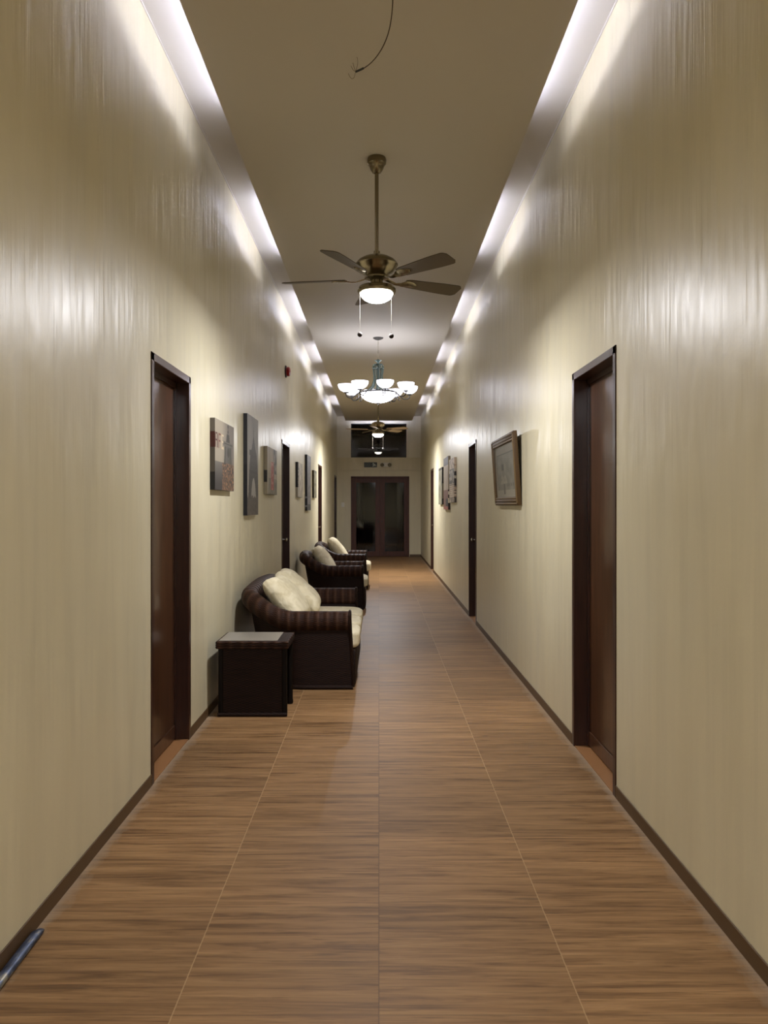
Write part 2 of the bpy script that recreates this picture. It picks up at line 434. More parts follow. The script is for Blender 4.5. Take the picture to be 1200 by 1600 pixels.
for k, (a, b) in enumerate(LD):
    side_door(i, -1, a, b, k > 0, ['dark brown varnished door, nearest on the left wall', 'dark brown door on the left wall behind the long wicker sofa', 'dark door on the left wall past the last small canvas', 'dark door on the left wall beside the end wall'][k]); i += 1
for k, (a, b) in enumerate(RD):
    side_door(i, 1, a, b, k > 0, ['dark brown varnished door, nearest on the right wall', 'dark brown door on the right wall just past the gold framed print', 'dark door on the right wall past the three canvases'][k]); i += 1
# end double door
e = empty('door_8', (0, YE, 0), 'reddish brown double door with two dark glass panes in the end wall', 'door', kind='structure')
m = MB().box(-.80, -.745, -.012, .10, 0, 2.30, .003, 1); m.box(.815, .87, -.012, .10, 0, 2.30, .003, 1); m.box(-.80, .87, -.012, .10, 2.25, 2.30, .003, 1)
m.build('door_frame', M['enddoor'], e)
for a, b, gl in ((-.744, .034, -1), (.036, .814, 1)):
    m = MB(); st = .115
    g0, g1 = (a+.10, b-.165) if gl < 0 else (a+.105, b-.165)
    if gl < 0: g0, g1 = a+.095, b-.135
    else: g0, g1 = a+.135, b-.095
    m.box(a, g0, 0, .045, .008, 2.245, .003, 1); m.box(g1, b, 0, .045, .008, 2.245, .003, 1)
    m.box(g0, g1, 0, .045, .008, .15, .003, 1); m.box(g0, g1, 0, .045, 2.12, 2.245, .003, 1)
    lf = m.build('door_leaf', M['enddoor'], e)
    MB().box(g0-.004, g1+.004, .018, .026, .148, 2.122).build('glass_pane', M['dglass'], lf, smooth=0)
    kx = b-.05 if gl < 0 else a+.05
    MB().lathe([(1e-4, 0), (.02, 0), (.02, -.004), (.009, -.008), (.009, -.03), (.019, -.04), (.019, -.052), (1e-4, -.06)], (kx, 0, 1.0), 16, 'y').build('door_knob', M['iron'], lf)
# window above
e = empty('window_1', (0, YE, 0), 'dark wide fixed window high on the end wall above the exit sign', 'window', kind='structure')
m = MB().box(-.80, -.775, .0, .10, 2.84, 3.81); m.box(.765, .79, .0, .10, 2.84, 3.81); m.box(-.80, .79, .0, .10, 2.84, 2.865); m.box(-.80, .79, .0, .10, 3.785, 3.81)
m.build('window_frame', M['black'], e, smooth=0)
MB().box(-.776, .766, .045, .053, 2.864, 3.786).build('glass_pane', M['glass'], e, smooth=0)
# the dark room beyond the glass
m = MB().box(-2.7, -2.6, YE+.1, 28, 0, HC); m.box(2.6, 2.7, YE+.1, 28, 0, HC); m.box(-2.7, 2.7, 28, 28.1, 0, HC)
tag(m.build('wall_beyond', M['darkroom'], smooth=0), 'walls coloured dark to keep the room behind the end door glass dim', 'wall', kind='structure')
def curtain(x0, x1, y, h0, h1, label):
    n = 60; secs = []
    for i in range(n+1):
        t = i/n; x = x0+(x1-x0)*t; d = .03*math.sin(t*PI*2*7)+.008*math.sin(t*41)
        secs.append([(x, y+d-.003, h0), (x, y+d+.003, h0), (x, y+d+.003, h1), (x, y+d-.003, h1)])
    tag(MB().loft(secs).build('curtain', M['curtain']), label, 'curtain')
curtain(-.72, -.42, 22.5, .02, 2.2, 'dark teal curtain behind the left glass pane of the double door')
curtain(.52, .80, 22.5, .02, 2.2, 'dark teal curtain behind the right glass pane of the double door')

# ------------------------------------------------------------------ cove tube lamps on the dropped panel
first = None
for s in (-1, 1):
    for k in range(-2, 6):
        y0 = 3.35+2.9*k; x = .865 if s > 0 else -.885
        if first is None:
            t = empty('tube_lamp', (0,0,0), 'slim cool white tube lamp hidden on the ceiling cove ledge', 'lamp', 'tube lamps on the ceiling cove ledges')
            MB().box(-.012, .012, 0, 1.5, 0, .018, .003, 1).build('batten', M['whitepl'], t)
            MB().lathe([(1e-4, .02), (.0125, .02), (.0125, 1.48), (1e-4, 1.48)], (0, 0, .034), 12, 'y').build('tube', M['tube'], t)
            first = t
        else: t = copy_tree(first)
        t.location = (x, y0, HP+.0205)

t = copy_tree(first); t.rotation_euler = (0, 0, PI/2); t.location = (.75, 21.62, HP+.0205)
t['label'] = 'cool white tube lamp across the far end of the ceiling panel above the dark window'; del t['group']

# ------------------------------------------------------------------ ceiling fans
def make_fan(label, group, loc, ang, rod=.60, blademat='blade', down=0, lampmat='lamp'):
    F = empty('ceiling_fan', loc, label, 'ceiling fan', group)      # origin at the ceiling
    MB().lathe([(1e-4, 0), (.062, 0), (.066, -.012), (.064, -.04), (.052, -.052), (.05, -.06), (.046, -.075), (.03, -.10), (.018, -.106), (1e-4, -.106)], seg=36).build('canopy', M['bronze'], F)
    zt = -.10-rod+.03
    MB().lathe([(1e-4, -.10), (.0135, -.10), (.0135, zt), (1e-4, zt)], seg=20).build('downrod', M['bronze'], F)
    m = MB().lathe([(1e-4, .03), (.022, .03), (.024, .0), (.05, -.004), (.09, -.014), (.125, -.034), (.146, -.058), (.147, -.066), (.140, -.072), (.134, -.088), (.11, -.115), (.08, -.132), (.072, -.142), (.084, -.148), (.084, -.158), (.06, -.164), (1e-4, -.164)], (0, 0, zt), 48)
    m.build('motor_housing', M['bronze'], F)
    b = zt-.16
    m = MB().lathe([(1e-4, 0), (.05, 0), (.05, -.006), (.042, -.010), (.042, -.034), (.05, -.04), (.09, -.045), (.120, -.055), (.131, -.07), (.133, -.086), (.127, -.099), (.114, -.101), (.110, -.092), (1e-4, -.088)], (0, 0, b), 40)
    m.build('light_ring', M['bronze'], F)
    prof = [(.110, -.0885)]+[(.110*math.cos(t*PI/2/10), -.0885-.012-.062*math.sin(t*PI/2/10)) for t in range(10)]+[(1e-4, -.1625)]
    MB().lathe(prof, (0, 0, b), 40).build('glass_bowl', M[lampmat], F)
    if down:      # the bulbs' own downward light, leaving at the foot of the bowl
        ld = bpy.data.lights.new('bulb_light', 'AREA'); ld.shape = 'DISK'; ld.size = .10; ld.energy = down; ld.color = (.96, .96, 1.0)
        lo = bpy.data.objects.new('bulb_light', ld); C.objects.link(lo); lo.location = (0, 0, b-.165); lo.parent = F
    for dx, ln in ((-.114, .30), (.100, .31)):
        z0 = b-.08
        ch = MB().tube([(dx, -.05, z0), (dx, -.05, z0-ln)], .0014, 6).build('pull_chain', M['chain'], F)
        MB().sphere((dx, -.05, z0-ln-.012), .017).build('bead', M['bead'], ch)
    for k in range(5):
        a = math.radians(ang+72*k); ca, sa = math.cos(a), math.sin(a); pitch = math.radians(13)
        def tr(r, w, z):   # r along the blade, w across, pitched
            zz = z-w*math.sin(pitch); ww = w*math.cos(pitch)
            return (r*ca-ww*sa, r*sa+ww*ca, b-.0+zz)
        # outline of blade
        top = []
        n = 28; L0, L1 = .215, .66
        outl = []
        for i in range(n+1):
            t = i/n; r = L0+(L1-L0)*t; w = .052+.018*smooth01(t*1.2)
            if t > .93: w *= (1-((t-.93)/.07)**2)*.38+.62
            if t < .08: w *= .75+.25*(t/.08)
            outl.append((r, w))
        secs = [[tr(r, -w, .003), tr(r, w, .003), tr(r, w, -.003), tr(r, -w, -.003)] for r, w in outl]
        bl = MB().loft(secs, us=[r for r, w in outl]).build('blade', M[blademat], F, smooth=20)
        prof = [(.07, .016, .006), (.11, .013, -.006), (.145, .012, -.016), (.18, .017, -.014), (.205, .034, -.010), (.235, .040, -.008), (.27, .034, -.008), (.30, .018, -.008), (.315, .005, -.008)]
        secs = [[tr(r, -w, z+.003), tr(r, w, z+.003), tr(r, w*.8, z-.004), tr(r, -w*.8, z-.004)] for r, w, z in prof]
        MB().loft(secs).build('blade_iron', M['bronze'], bl, smooth=50)
    return F
make_fan('nearest pewter ceiling fan with a lit bowl and two long pull chains', 'ceiling fans in the corridor', (-.015, 5.27, HP), -45, down=DOWN_W)
make_fan('far ceiling fan with lit bowl in front of the dark window', 'ceiling fans in the corridor', (-.015, 15.75, HP), -28, blademat='blade2', down=DOWN_W*2.4)
make_fan('added unseen pewter ceiling fan with lit bowl, fill light from behind the viewpoint', 'ceiling fans in the corridor', (-.015, -1.6, HP), 10, down=FILL_BACK)  # unseen fan added to fill the near walls with light
fan3 = make_fan('small dim fan with lit bowl seen through the dark window', 'ceiling fans in the corridor', (-.02, 24.2, HC), -20, rod=.55, lampmat='dimlamp')
# ------------------------------------------------------------------ chandelier
CH = empty('chandelier', (-.01, 10.94, HP), 'eight-armed chandelier with white alabaster bowls and verdigris column', 'chandelier')
MB().lathe([(1e-4, 0), (.074, 0), (.074, -.008), (.05, -.022), (.015, -.034), (1e-4, -.036)]).build('canopy', M['iron'], CH)
m = MB(); z = -.036; k = 0
while z > -.315:
    pts = []
    for j in range(13):
        t = 2*PI*j/12; a = .009*math.cos(t); c = .018*math.sin(t)
        pts.append((a if k % 2 else 0, 0 if k % 2 else a, z-.016+c))
    m.tube(pts, .0028, 6, cap=False); z -= .028; k += 1
m.build('chain', M['chain'], CH)
MB().lathe([(1e-4, -.305), (.012, -.305), (.014, -.315), (.05, -.322), (.05, -.328), (.02, -.345), (.012, -.36), (.02, -.37), (1e-4, -.375)]).build('top_finial', M['verd'], CH)
m = MB().lathe([(1e-4, -.372), (.011, -.372), (.011, -.80), (1e-4, -.80)], seg=12)
for k in range(8):
    a = 2*PI*(k+.27)/8
    m.tube([(r*math.cos(a), r*math.sin(a), z) for r, z in ((.02, -.385), (.05, -.378), (.072, -.392), (.078, -.42), (.070, -.47), (.062, -.54), (.066, -.62), (.09, -.69), (.14, -.74), (.20, -.765), (.252, -.775))], .0085, 8)
m.lathe([(.06, -.43), (.084, -.433), (.084, -.441), (.06, -.444)], seg=24)
m.build('column', M['verd'], CH)
MB().tube([(.262*math.cos(2*PI*j/48), .262*math.sin(2*PI*j/48), -.785) for j in range(49)], .012, 8, cap=False).build('ring', M['iron'], CH)
prof = [(.25, -.778)]+[(.25*math.cos(t*PI/2/12), -.79-.135*math.sin(t*PI/2/12)) for t in range(12)]+[(1e-4, -.925)]
cb = MB().lathe(prof, seg=48).build('centre_bowl', M['centre'], CH)
MB().lathe([(1e-4, -.786), (.251, -.786), (.251, -.790), (1e-4, -.790)], seg=40).build('bowl_light_block', M['iron'], CH)  # added plate, stops the bowl's glow from reaching the ceiling
MB().lathe([(1e-4, -.918), (.028, -.92), (.024, -.932), (.01, -.94), (.013, -.95), (1e-4, -.962)], seg=16).build('bottom_finial', M['iron'], CH)
for k in range(8):
    a = math.radians(12+45*k-90)
    ca, sa = math.cos(a), math.sin(a)
    q = lambda r, z: (r*ca, r*sa, z)
    m = MB().tube([q(*p) for p in ((.262, -.785), (.30, -.80), (.335, -.835), (.375, -.862), (.425, -.862), (.458, -.84), (.462, -.815), (.46, -.80))], .0085, 8)
    m.tube([q(*p) for p in ((.30, -.80), (.285, -.83), (.29, -.868), (.312, -.885), (.322, -.868), (.315, -.855))], .0065, 8)
    m.lathe([(1e-4, -.802), (.034, -.80), (.04, -.792), (.026, -.784), (1e-4, -.784)], (.46*ca, .46*sa, 0), 16)
    arm = m.build('arm', M['iron'], CH)
    prof = [(1e-4, -.786)]+[(.118*math.sin(t*PI/2/8), -.786+.105*(1-math.cos(t*PI/2/8))) for t in range(1, 9)]
    prof += [(.114, -.681)]+[(.110*math.sin(t*PI/2/8), -.779+.098*(1-math.cos(t*PI/2/8))) for t in range(8, 0, -1)]+[(1e-4, -.779)]
    MB().lathe(prof, (.46*ca, .46*sa, 0), 24).build('glass_shade', M['shade'], arm)

# ------------------------------------------------------------------ wicker furniture
XB, XF = -1.155, -.235
def wicker_seat(name, label, cat, y0, y1, n, group):
    L = y1-y0; E = empty(name, ((XB+XF)/2, (y0+y1)/2, 0), label, cat, group)
    ox, oy = (XB+XF)/2, (y0+y1)/2
    rw = .075; Rc = .27
    path = []
    xa = XF
    def add(x, y, nx, ny): path.append((x, y, nx, ny))
    for i in range(15): add(xa+(XB+rw+Rc-xa)*i/15, y0+rw, 0, -1)
    for i in range(9):
        a = -PI/2-(PI/2)*i/8; add(XB+rw+Rc+Rc*math.cos(a), y0+rw+Rc+Rc*math.sin(a), math.cos(a), math.sin(a))
    nb = max(6, int((L-2*rw-2*Rc)/.06))
    for i in range(1, nb): add(XB+rw, y0+rw+Rc+(L-2*rw-2*Rc)*i/nb, -1, 0)
    for i in range(9):
        a = PI-(PI/2)*i/8; add(XB+rw+Rc+Rc*math.cos(a), y1-rw-Rc+Rc*math.sin(a), math.cos(a), math.sin(a))
    for i in range(1, 16): add(XB+rw+Rc+(xa-XB-rw-Rc)*i/15, y1-rw, 0, 1)
    us = [0]
    for p, q in zip(path, path[1:]): us.append(us[-1]+math.hypot(q[0]-p[0], q[1]-p[1]))
    def top(x, y):
        t = smooth01((-.68-x)/.46)
        return .622+t*(.155+.045*math.sin(PI*(y-y0)/L))
    roll = []; shell = []; low = []
    for i, (x, y, nx, ny) in enumerate(path):
        h = top(x, y); bk = smooth01((-.60-x)/.45)
        bot = .085+.0*bk
        x_, y_ = x-ox, y-oy
        sec = []
        for j in range(18):
            a = 2*PI*j/18; c_, s_ = math.cos(a), math.sin(a)
            ex = math.copysign(abs(c_)**.85, c_)*.072; ez = math.copysign(abs(s_)**.85, s_)*bot
            off = ex+.004+(-.012 if s_ < 0 else 0)*abs(s_)
            sec.append((x_+nx*off, y_+ny*off, h-bot+ez))
        roll.append(sec)
        end = 1 if i in (0, len(path)-1) else 0
        ht = h-bot
        fo = lambda z: .028*end*(1-z/.6)
        ob = .045-.16*bk                       # base tucked in under the leaning back
        oi = -.055-.09*bk
        shell.append([(x_+nx*ob+fo(.02), y_+ny*ob, .022), (x_+nx*(.047-.04*bk)+fo(ht), y_+ny*(.047-.04*bk), ht-.03),
                      (x_+nx*(-.045), y_+ny*(-.045), ht+.01), (x_+nx*oi+fo(.26), y_+ny*oi, .26), (x_+nx*(oi)+fo(.02), y_+ny*(oi), .022)])
        low.append((x_+nx*(ob+.002)+fo(.02), y_+ny*(ob+.002), .018))
    MB().loft(shell, us=us).build('woven_shell', M['wicker'], E, smooth=40)
    MB().loft(roll, us=us).build('rolled_rail', M['wroll'], E, smooth=60)
    MB().tube(low, .016, 8).build('base_rim', M['wicker'], E)
    # front edge posts round each arm end
    for idx, sg in ((0, -1), (len(path)-1, 1)):
        y = path[idx][1]-oy; xf = XF-ox
        pts = [(xf+.028, y+sg*.045, .02), (xf+.014, y+sg*.046, .30), (xf+.004, y+sg*.050, .46), (xf+.002, y+sg*.070, .50), (xf, y+sg*.076, .54), (xf, y+sg*.066, .59), (xf, y+sg*.03, .618), (xf, y-sg*.03, .618), (xf, y-sg*.060, .59), (xf, y-sg*.066, .54), (xf+.004, y-sg*.054, .47), (xf+.014, y-sg*.052, .30), (xf+.028, y-sg*.052, .02)]
        MB().tube(pts, .0125, 8).build('arm_front_trim', M['wicker'], E)
    MB().box(XF-ox-.045, XF-ox+.045, -L/2+.13, L/2-.13, .012, .295, .01, 2).build('front_panel', M['wicker'], E)
    MB().box(XB-ox+.26, XF-ox-.045, -L/2+.13, L/2-.13, .235, .285).build('seat_deck', M['wicker'], E, smooth=0)
    return E
def cushion_mesh(hx, hy, hz, kind, seed, nseg=26, wr=.012):
    bm = bmesh.new(); bmesh.ops.create_cube(bm, size=2)
    bmesh.ops.subdivide_edges(bm, edges=bm.edges[:], cuts=nseg, use_grid_fill=True)
    for v in bm.verts:
        x, y, z = v.co
        if kind == 'seat':
            p = 7; nn = (abs(x)**p+abs(y)**p+abs(z)**p)**(1/p); x, y, z = x/nn, y/nn, z/nn
            puff = 1+.13*(1-x*x)*(1-y*y)
            v.co = Vector((x*hx, y*hy, z*hz*puff*(.80+.20*(1-max(abs(x), abs(y))**6))))
        else:
            p = 9; nn = (abs(x)**p+abs(y)**p+abs(z)**p)**(1/p); x, y, z = x/nn, y/nn, z/nn
            t = ((1-abs(x)**3.2)*(1-abs(y)**3.2)); t = max(t, 0)**.5
            ex = 1-.07*(1-abs(y)**2)*abs(x)**3; ey = 1-.07*(1-abs(x)**2)*abs(y)**3
            v.co = Vector((x*hx*ex, y*hy*ey, z*hz*(.10+.90*t)))
        q = Vector((v.co.x*6+seed, v.co.y*2.5+seed*2, v.co.z*5)); q2 = Vector((v.co.x*14, v.co.y*7+seed, v.co.z*12))
        d = noise.noise(q)*wr*.7+noise.noise(q2)*wr*.5
        v.co += v.co.normalized()*d
    bm.verts.index_update()
    m = MB().add([v.co[:] for v in bm.verts], [[v.index for v in f.verts] for f in bm.faces]); bm.free(); return m
def seat_cushion(x, y, z, hx, hy, hz, label, group, seed):
    o = cushion_mesh(hx, hy, hz, 'seat', seed, wr=.004).build('seat_cushion', M['cloth'], smooth=80)
    o.location = (x, y, z); tag(o, label, 'cushion', group); return o
def back_pillow(x, y, z, hx, hy, hz, rot, label, group, seed, wr=.014):
    o = cushion_mesh(hx, hy, hz, 'pillow', seed, 30, wr).build('back_pillow', M['cloth'], smooth=80)
    o.location = (x, y, z); o.rotation_euler = rot; tag(o, label, 'pillow', group); return o
wicker_seat('wicker_sofa', 'long dark brown wicker sofa behind the wicker side table', 'sofa', 6.13, 8.02, 3, 'wicker seats along the left wall')
wicker_seat('wicker_armchair', 'middle wicker armchair, between the long sofa and the farthest chair', 'armchair', 10.80, 11.80, 1, 'wicker seats along the left wall')
wicker_seat('wicker_armchair', 'farthest wicker armchair along the left wall', 'armchair', 13.42, 14.66, 1, 'wicker seats along the left wall')
cy0, cw = 6.13+.145, (8.02-6.13-.29)/3
for k, w in enumerate(('nearest', 'middle', 'farthest')):
    seat_cushion(-.545, cy0+cw*(k+.5), .368, .385, cw/2-.008, .082, w+' of three cream seat cushions on the long wicker sofa', 'cream seat cushions', k)
seat_cushion(-.545, 11.30, .368, .385, .35, .082, 'cream seat cushion on the middle wicker armchair', 'cream seat cushions', 5)
seat_cushion(-.545, 14.04, .368, .40, .47, .088, 'cream seat cushion on the farthest wicker armchair', 'cream seat cushions', 6)
R = math.radians
# pillow local: x = height direction, y = along corridor, z = thickness
back_pillow(-.79, 6.645, .672, .235, .27, .10, (0, R(49), R(-5)), 'left cream back pillow leaning on the long wicker sofa, nearer the side table', 'cream back pillows', 3)
back_pillow(-.755, 7.25, .678, .265, .305, .10, (R(-2), R(42), R(2)), 'right cream back pillow leaning on the long wicker sofa, with its bottom corner showing', 'cream back pillows', 8)
back_pillow(-.80, 11.33, .665, .25, .30, .10, (0, R(56), R(0)), 'cream back pillow in the middle wicker armchair', 'cream back pillows', 12)
back_pillow(-.75, 14.06, .67, .26, .36, .10, (0, R(52), R(0)), 'cream back pillow in the farthest wicker armchair', 'cream back pillows', 15)

# side table
T = empty('side_table', (-.885, 5.56, 0), 'small dark wicker side table with a grey mat in front of the long sofa', 'table')
hx, hy = .243, .19
m = MB()
for sx in (-1, 1):
    for sy in (-1, 1):
        cx_, cy_ = sx*(hx-.022), sy*(hy-.022)
        p = MB().lathe([(1e-4, 0.0), (.022, 0.0), (.022, .49), (1e-4, .49)], (cx_, cy_, 0), 14)
        p.build('leg', M['wicker'], T)
MB().box(-hx+.03, hx-.03, -hy+.008, -hy+.022, .012, .475).build('front_panel', M['wicker'], T, smooth=0)
MB().box(-hx+.03, hx-.03, hy-.022, hy-.008, .012, .475).build('back_panel', M['wicker'], T, smooth=0)
MB().box(-hx+.03, -hx+.04, -hy+.04, hy-.04, .03, .475).build('side_panel', M['wicker'], T, smooth=0)
MB().box(-hx-.012, hx+.012, -hy-.012, hy+.012, .475, .525, .016, 3).build('table_top', M['wicker'], T)
m = MB()
x0, x1, y0_, y1_ = -hx-.004, hx+.004, -hy-.004, hy+.004
for zz in (.484, .500, .516):
    m.tube([(x0, y0_, zz), (x1, y0_, zz), (x1, y1_, zz), (x0, y1_, zz), (x0, y0_, zz)], .0105, 8)
m.build('top_rim', M['wroll'], T)
for sy in (-1, 1): MB().tube([(-hx, sy*hy, .014), (hx, sy*hy, .014)], .013, 8).build('foot_rail', M['wicker'], T)
mat_ = MB().box(-1.122, -.712, 5.382, 5.742, .5265, .5305, .0015, 1).build('table_mat', M['tabletop'])
tag(mat_, 'grey rectangular mat lying on the wicker side table', 'mat')

# ------------------------------------------------------------------ pictures
FONT = {'A': '01110 10001 10001 11111 10001 10001 10001', 'F': '11111 10000 10000 11110 10000 10000 10000',
        'E': '11111 10000 10000 11110 10000 10000 11111', 'C': '01110 10001 10000 10000 10000 10001 01110',
        'X': '10001 10001 01010 00100 01010 10001 10001', 'I': '11111 00100 00100 00100 00100 00100 11111', 'T': '11111 00100 00100 00100 00100 00100 00100'}
def glyph(ch, u, v):
    if not (0 <= u < 1 and 0 <= v < 1): return False
    rows = FONT[ch].split()
    return any(rows[max(0, min(6, int((1-v)*7)))][max(0, min(4, int((u+e)*5)))] == '1' for e in (-.07, 0, .07))
def nz(x, y, s=0): return noise.noise(Vector((x, y, s)))
def mixc(a, b, t): t = max(0, min(1, t)); return tuple(a[i]+(b[i]-a[i])*t for i in range(3))
def canvas(name, s, y0, y1, z0, z1, depth, fn, side, label, cat='picture', group=None, nu=64, nv=64):
    """box against wall s; viewed face painted by fn(u,v); near edge painted by side(v)"""
    E = empty(name, (s*HW, (y0+y1)/2, z0), label, cat, group)
    xf = -s*depth; hl = (y1-y0)/2; H = z1-z0
    vs = []; fs = []; cols = []
    for j in range(nv+1):
        for i in range(nu+1):
            vs.append((xf, -hl+2*hl*i/nu, H*j/nv))
    for j in range(nv):
        for i in range(nu):
            fs.append((j*(nu+1)+i, j*(nu+1)+i+1, (j+1)*(nu+1)+i+1, (j+1)*(nu+1)+i))
            u = (i+.5)/nu; u = u if s < 0 else 1-u
            cols.append(fn(u, (j+.5)/nv))
    xw = -s*.002
    ns = 32; o = len(vs)                       # near edge strip
    for j in range(ns+1): vs += [(xw, -hl, H*j/ns), (xf, -hl, H*j/ns)]
    for j in range(ns): fs.append((o+2*j, o+2*j+1, o+2*j+3, o+2*j+2)); cols.append(side((j+.5)/ns))
    dk = (30, 28, 28)
    o = len(vs); vs += [(xw, -hl, 0), (xf, -hl, 0), (xf, hl, 0), (xw, hl, 0), (xw, -hl, H), (xf, -hl, H), (xf, hl, H), (xw, hl, H)]
    for f in ((0,1,2,3), (4,5,6,7), (2,3,7,6), (0,3,7,4)): fs.append(tuple(o+q for q in f)); cols.append(dk)
    me = bpy.data.meshes.new('printed_canvas'); me.from_pydata(vs, [], fs)
    ca = me.color_attributes.new('Col', 'FLOAT_COLOR', 'CORNER'); k = 0
    for f, c in zip(fs, cols):
        L_ = lin(c)
        for _ in f: ca.data[k].color = (*L_, 1); k += 1
    me.materials.append(M['art']); ob = bpy.data.objects.new('printed_canvas', me); C.objects.link(ob); ob.parent = E
    return E
def cafe(u, v):
    c = mixc((150, 140, 122), (112, 104, 94), (u-.35)*3 if u > .35 else 0)
    c = mixc(c, (90, 84, 76), (.35-v)*3)
    # rooftop tower
    w = .19+.10*max(0, .55-v)*1.8; cx = .66
    if v < .70 and abs(u-cx) < w: c = mixc((98, 96, 90), (66, 64, 58), (u-cx)/w*.5+.5) if abs(u-cx) < w*.6 else (72, 70, 62)
    if .66 < v < .73 and abs(u-cx) < .26: c = (96, 92, 82)
    if .695 < v < .705 and abs(u-cx) < .26: c = (50, 48, 44)
    if .73 < v < .84 and abs(u-cx) < .10*(1-(v-.73)*3): c = (60, 56, 50)
    if v >= .84 and abs(u-cx) < .018+.012*math.sin(v*80): c = (48, 44, 40)
    if (u-.68)**2+((v-.57)*.9)**2 < .004: c = (60, 56, 50)
    if v < .40:
        n = nz(u*24, v*26, 3)
        c = mixc((78, 68, 58), (54, 50, 46), v*2)
        if u > .36 and n > .02: c = (112, 80, 58)
        if u > .36 and n > .25: c = (150, 116, 84)
        if u < .36: c = mixc((56, 52, 50), (104, 100, 92), (v-.1)*3)
    lu = [('A', .0, .13), ('F', .165, .12), ('E', .315, .12)]
    for ch, a, w_ in lu:
        if glyph(ch, (u-a)/w_, (v-.60)/.21): c = {'A': (70, 28, 22), 'F': (104, 58, 44), 'E': (190, 172, 142)}[ch]
    return c
def cafe_side(v):
    if v < .25: return (24, 22, 22)
    if .60 < v < .80: return (62, 22, 18)
    return (98, 92, 86) if v > .8 else (78, 72, 66)
canvas('canvas_print', -1, 5.45, 6.16, 1.59, 2.10, .037, cafe, cafe_side, 'canvas print lettered CAFE with a tower, nearest on the left wall', group='canvas prints on the left wall', nu=120, nv=84)
def tower(u, v):
    c = mixc((128, 124, 118), (112, 110, 106), v); c = mixc(c, (146, 140, 130), .5+nz(u*3, v*4)*.5)
    cx = .56; w = 0
    if v > .14:
        K = [(.14, .48), (.30, .44), (.50, .37), (.62, .29), (.68, .16), (.74, .085), (.78, .05), (.80, .018), (.90, .012), (.901, 0), (1.1, 0)]
        for (a0, w0), (a1, w1) in zip(K, K[1:]):
            if a0 <= v < a1: w = w0+(w1-w0)*(v-a0)/(a1-a0)
    if abs(u-cx) < w:
        c = (56, 52, 49) if (int(u*40)+int(v*60)) % 3 else (72, 68, 63)
        if v < .38 and abs(u-cx) < .25*(1-((v)/.38)**2)**.5 and v > .14: c = (150, 146, 138)
        if abs(v-.44) < .018 or abs(v-.60) < .012: c = (54, 50, 48)
    if .60 < v < .66 and .18 < u < .34: c = (60, 58, 54)
    if v < .17+.05*nz(u*6, 1)+.03*u: c = mixc((70, 64, 58), (92, 84, 76), nz(u*20, v*30)+.5)
    return c
canvas('canvas_print', -1, 6.79, 7.40, 1.387, 2.292, .037, tower, lambda v: (20, 20, 24) if v < .5 else (34, 34, 38), 'tall grey canvas print of a pointed lattice tower on the left wall', group='canvas prints on the left wall', nu=54, nv=90)
def redstreet(u, v):
    c = mixc((176, 162, 138), (140, 126, 108), .5+nz(u*9, v*2, 2))
    if u > .62 and v > .45: c = (76, 72, 62) if nz(u*10, v*6, 4) > -.1 else (150, 140, 124)
    if v < .35: c = mixc((96, 92, 78), (140, 132, 112), nz(u*10, v*8, 6)+.4)
    if .36 < u < .66 and .10 < v < .70: c = (158, 72, 60) if nz(u*9, v*10, 9) > -.22 else (186, 128, 112)
    if u < .12 and v < .5: c = (150, 142, 120)
    return c
canvas('canvas_print', -1, 8.0, 8.76, 1.595, 2.095, .037, redstreet, lambda v: (30, 28, 26) if .25 < v < .5 else (132, 122, 100), 'canvas print with a red vertical shape, just before the second left door', group='canvas prints on the left wall')
def palestreet(u, v):
    c = mixc((196, 186, 164), (150, 142, 124), .5+nz(u*6, v*6, 12))
    if u < .16: c = (36, 34, 32) if nz(u*20, v*22, 1) > -.15 and v > .28 else (168, 160, 142)
    if .7 < u < .9 and .45 < v < .9 and nz(u*18, v*18, 5) > .1: c = (110, 102, 88)
    return c
canvas('canvas_print', -1, 11.04, 11.73, 1.595, 2.10, .037, palestreet, lambda v: (34, 32, 32) if v > .28 else (150, 142, 126), 'pale canvas print with black edge marks, just after the second left door', group='canvas prints on the left wall')
def nighttower(u, v):
    c = mixc((70, 66, 70), (112, 106, 108), .5+nz(u*5, v*9, 21))
    if abs(u-.55) < .05+.18*(1-v) and nz(u*14, v*18, 22) > -.1: c = (126, 122, 122)
    if v < .12: c = (40, 38, 40)
    return c
canvas('canvas_print', -1, 12.46, 13.12, 1.39, 2.30, .037, nighttower, lambda v: (20, 22, 30) if nz(v*20, 2) < .3 else (120, 120, 120), 'tall narrow dark canvas print farther along the left wall', group='canvas prints on the left wall', nu=40, nv=70)
def greenscooter(u, v):
    c = mixc((164, 158, 128), (108, 104, 78), .5+nz(u*7, v*7, 31))
    r = math.hypot(u-.55, (v-.28)*.8)
    if .17 < r < .22: c = (60, 56, 44)
    if v > .9: c = (96, 94, 72)
    return c
canvas('canvas_print', -1, 13.79, 14.35, 1.61, 2.105, .037, greenscooter, lambda v: (70, 60, 32) if v > .4 else (44, 36, 24), 'small olive canvas print just before the third left door', group='canvas prints on the left wall')
def news(u, v):
    c = (190, 174, 150)
    if nz(u*5, v*5, 40) > .12: c = (168, 146, 124)
    if .42 < v < .76: c = (52, 48, 46) if nz(u*8, v*8, 41) > -.12 else (176, 166, 150)
    if v < .40 and int(v*60) % 3 == 0 and nz(u*20, v*60, 42) > -.1: c = (110, 98, 84)
    if v > .78 and nz(u*9, v*9, 43) > .22: c = (70, 62, 56)
    if v < .12 and nz(u*10, v*10, 44) > 0: c = (78, 72, 64)
    if .385 < v < .41: c = (40, 38, 36)
    return c
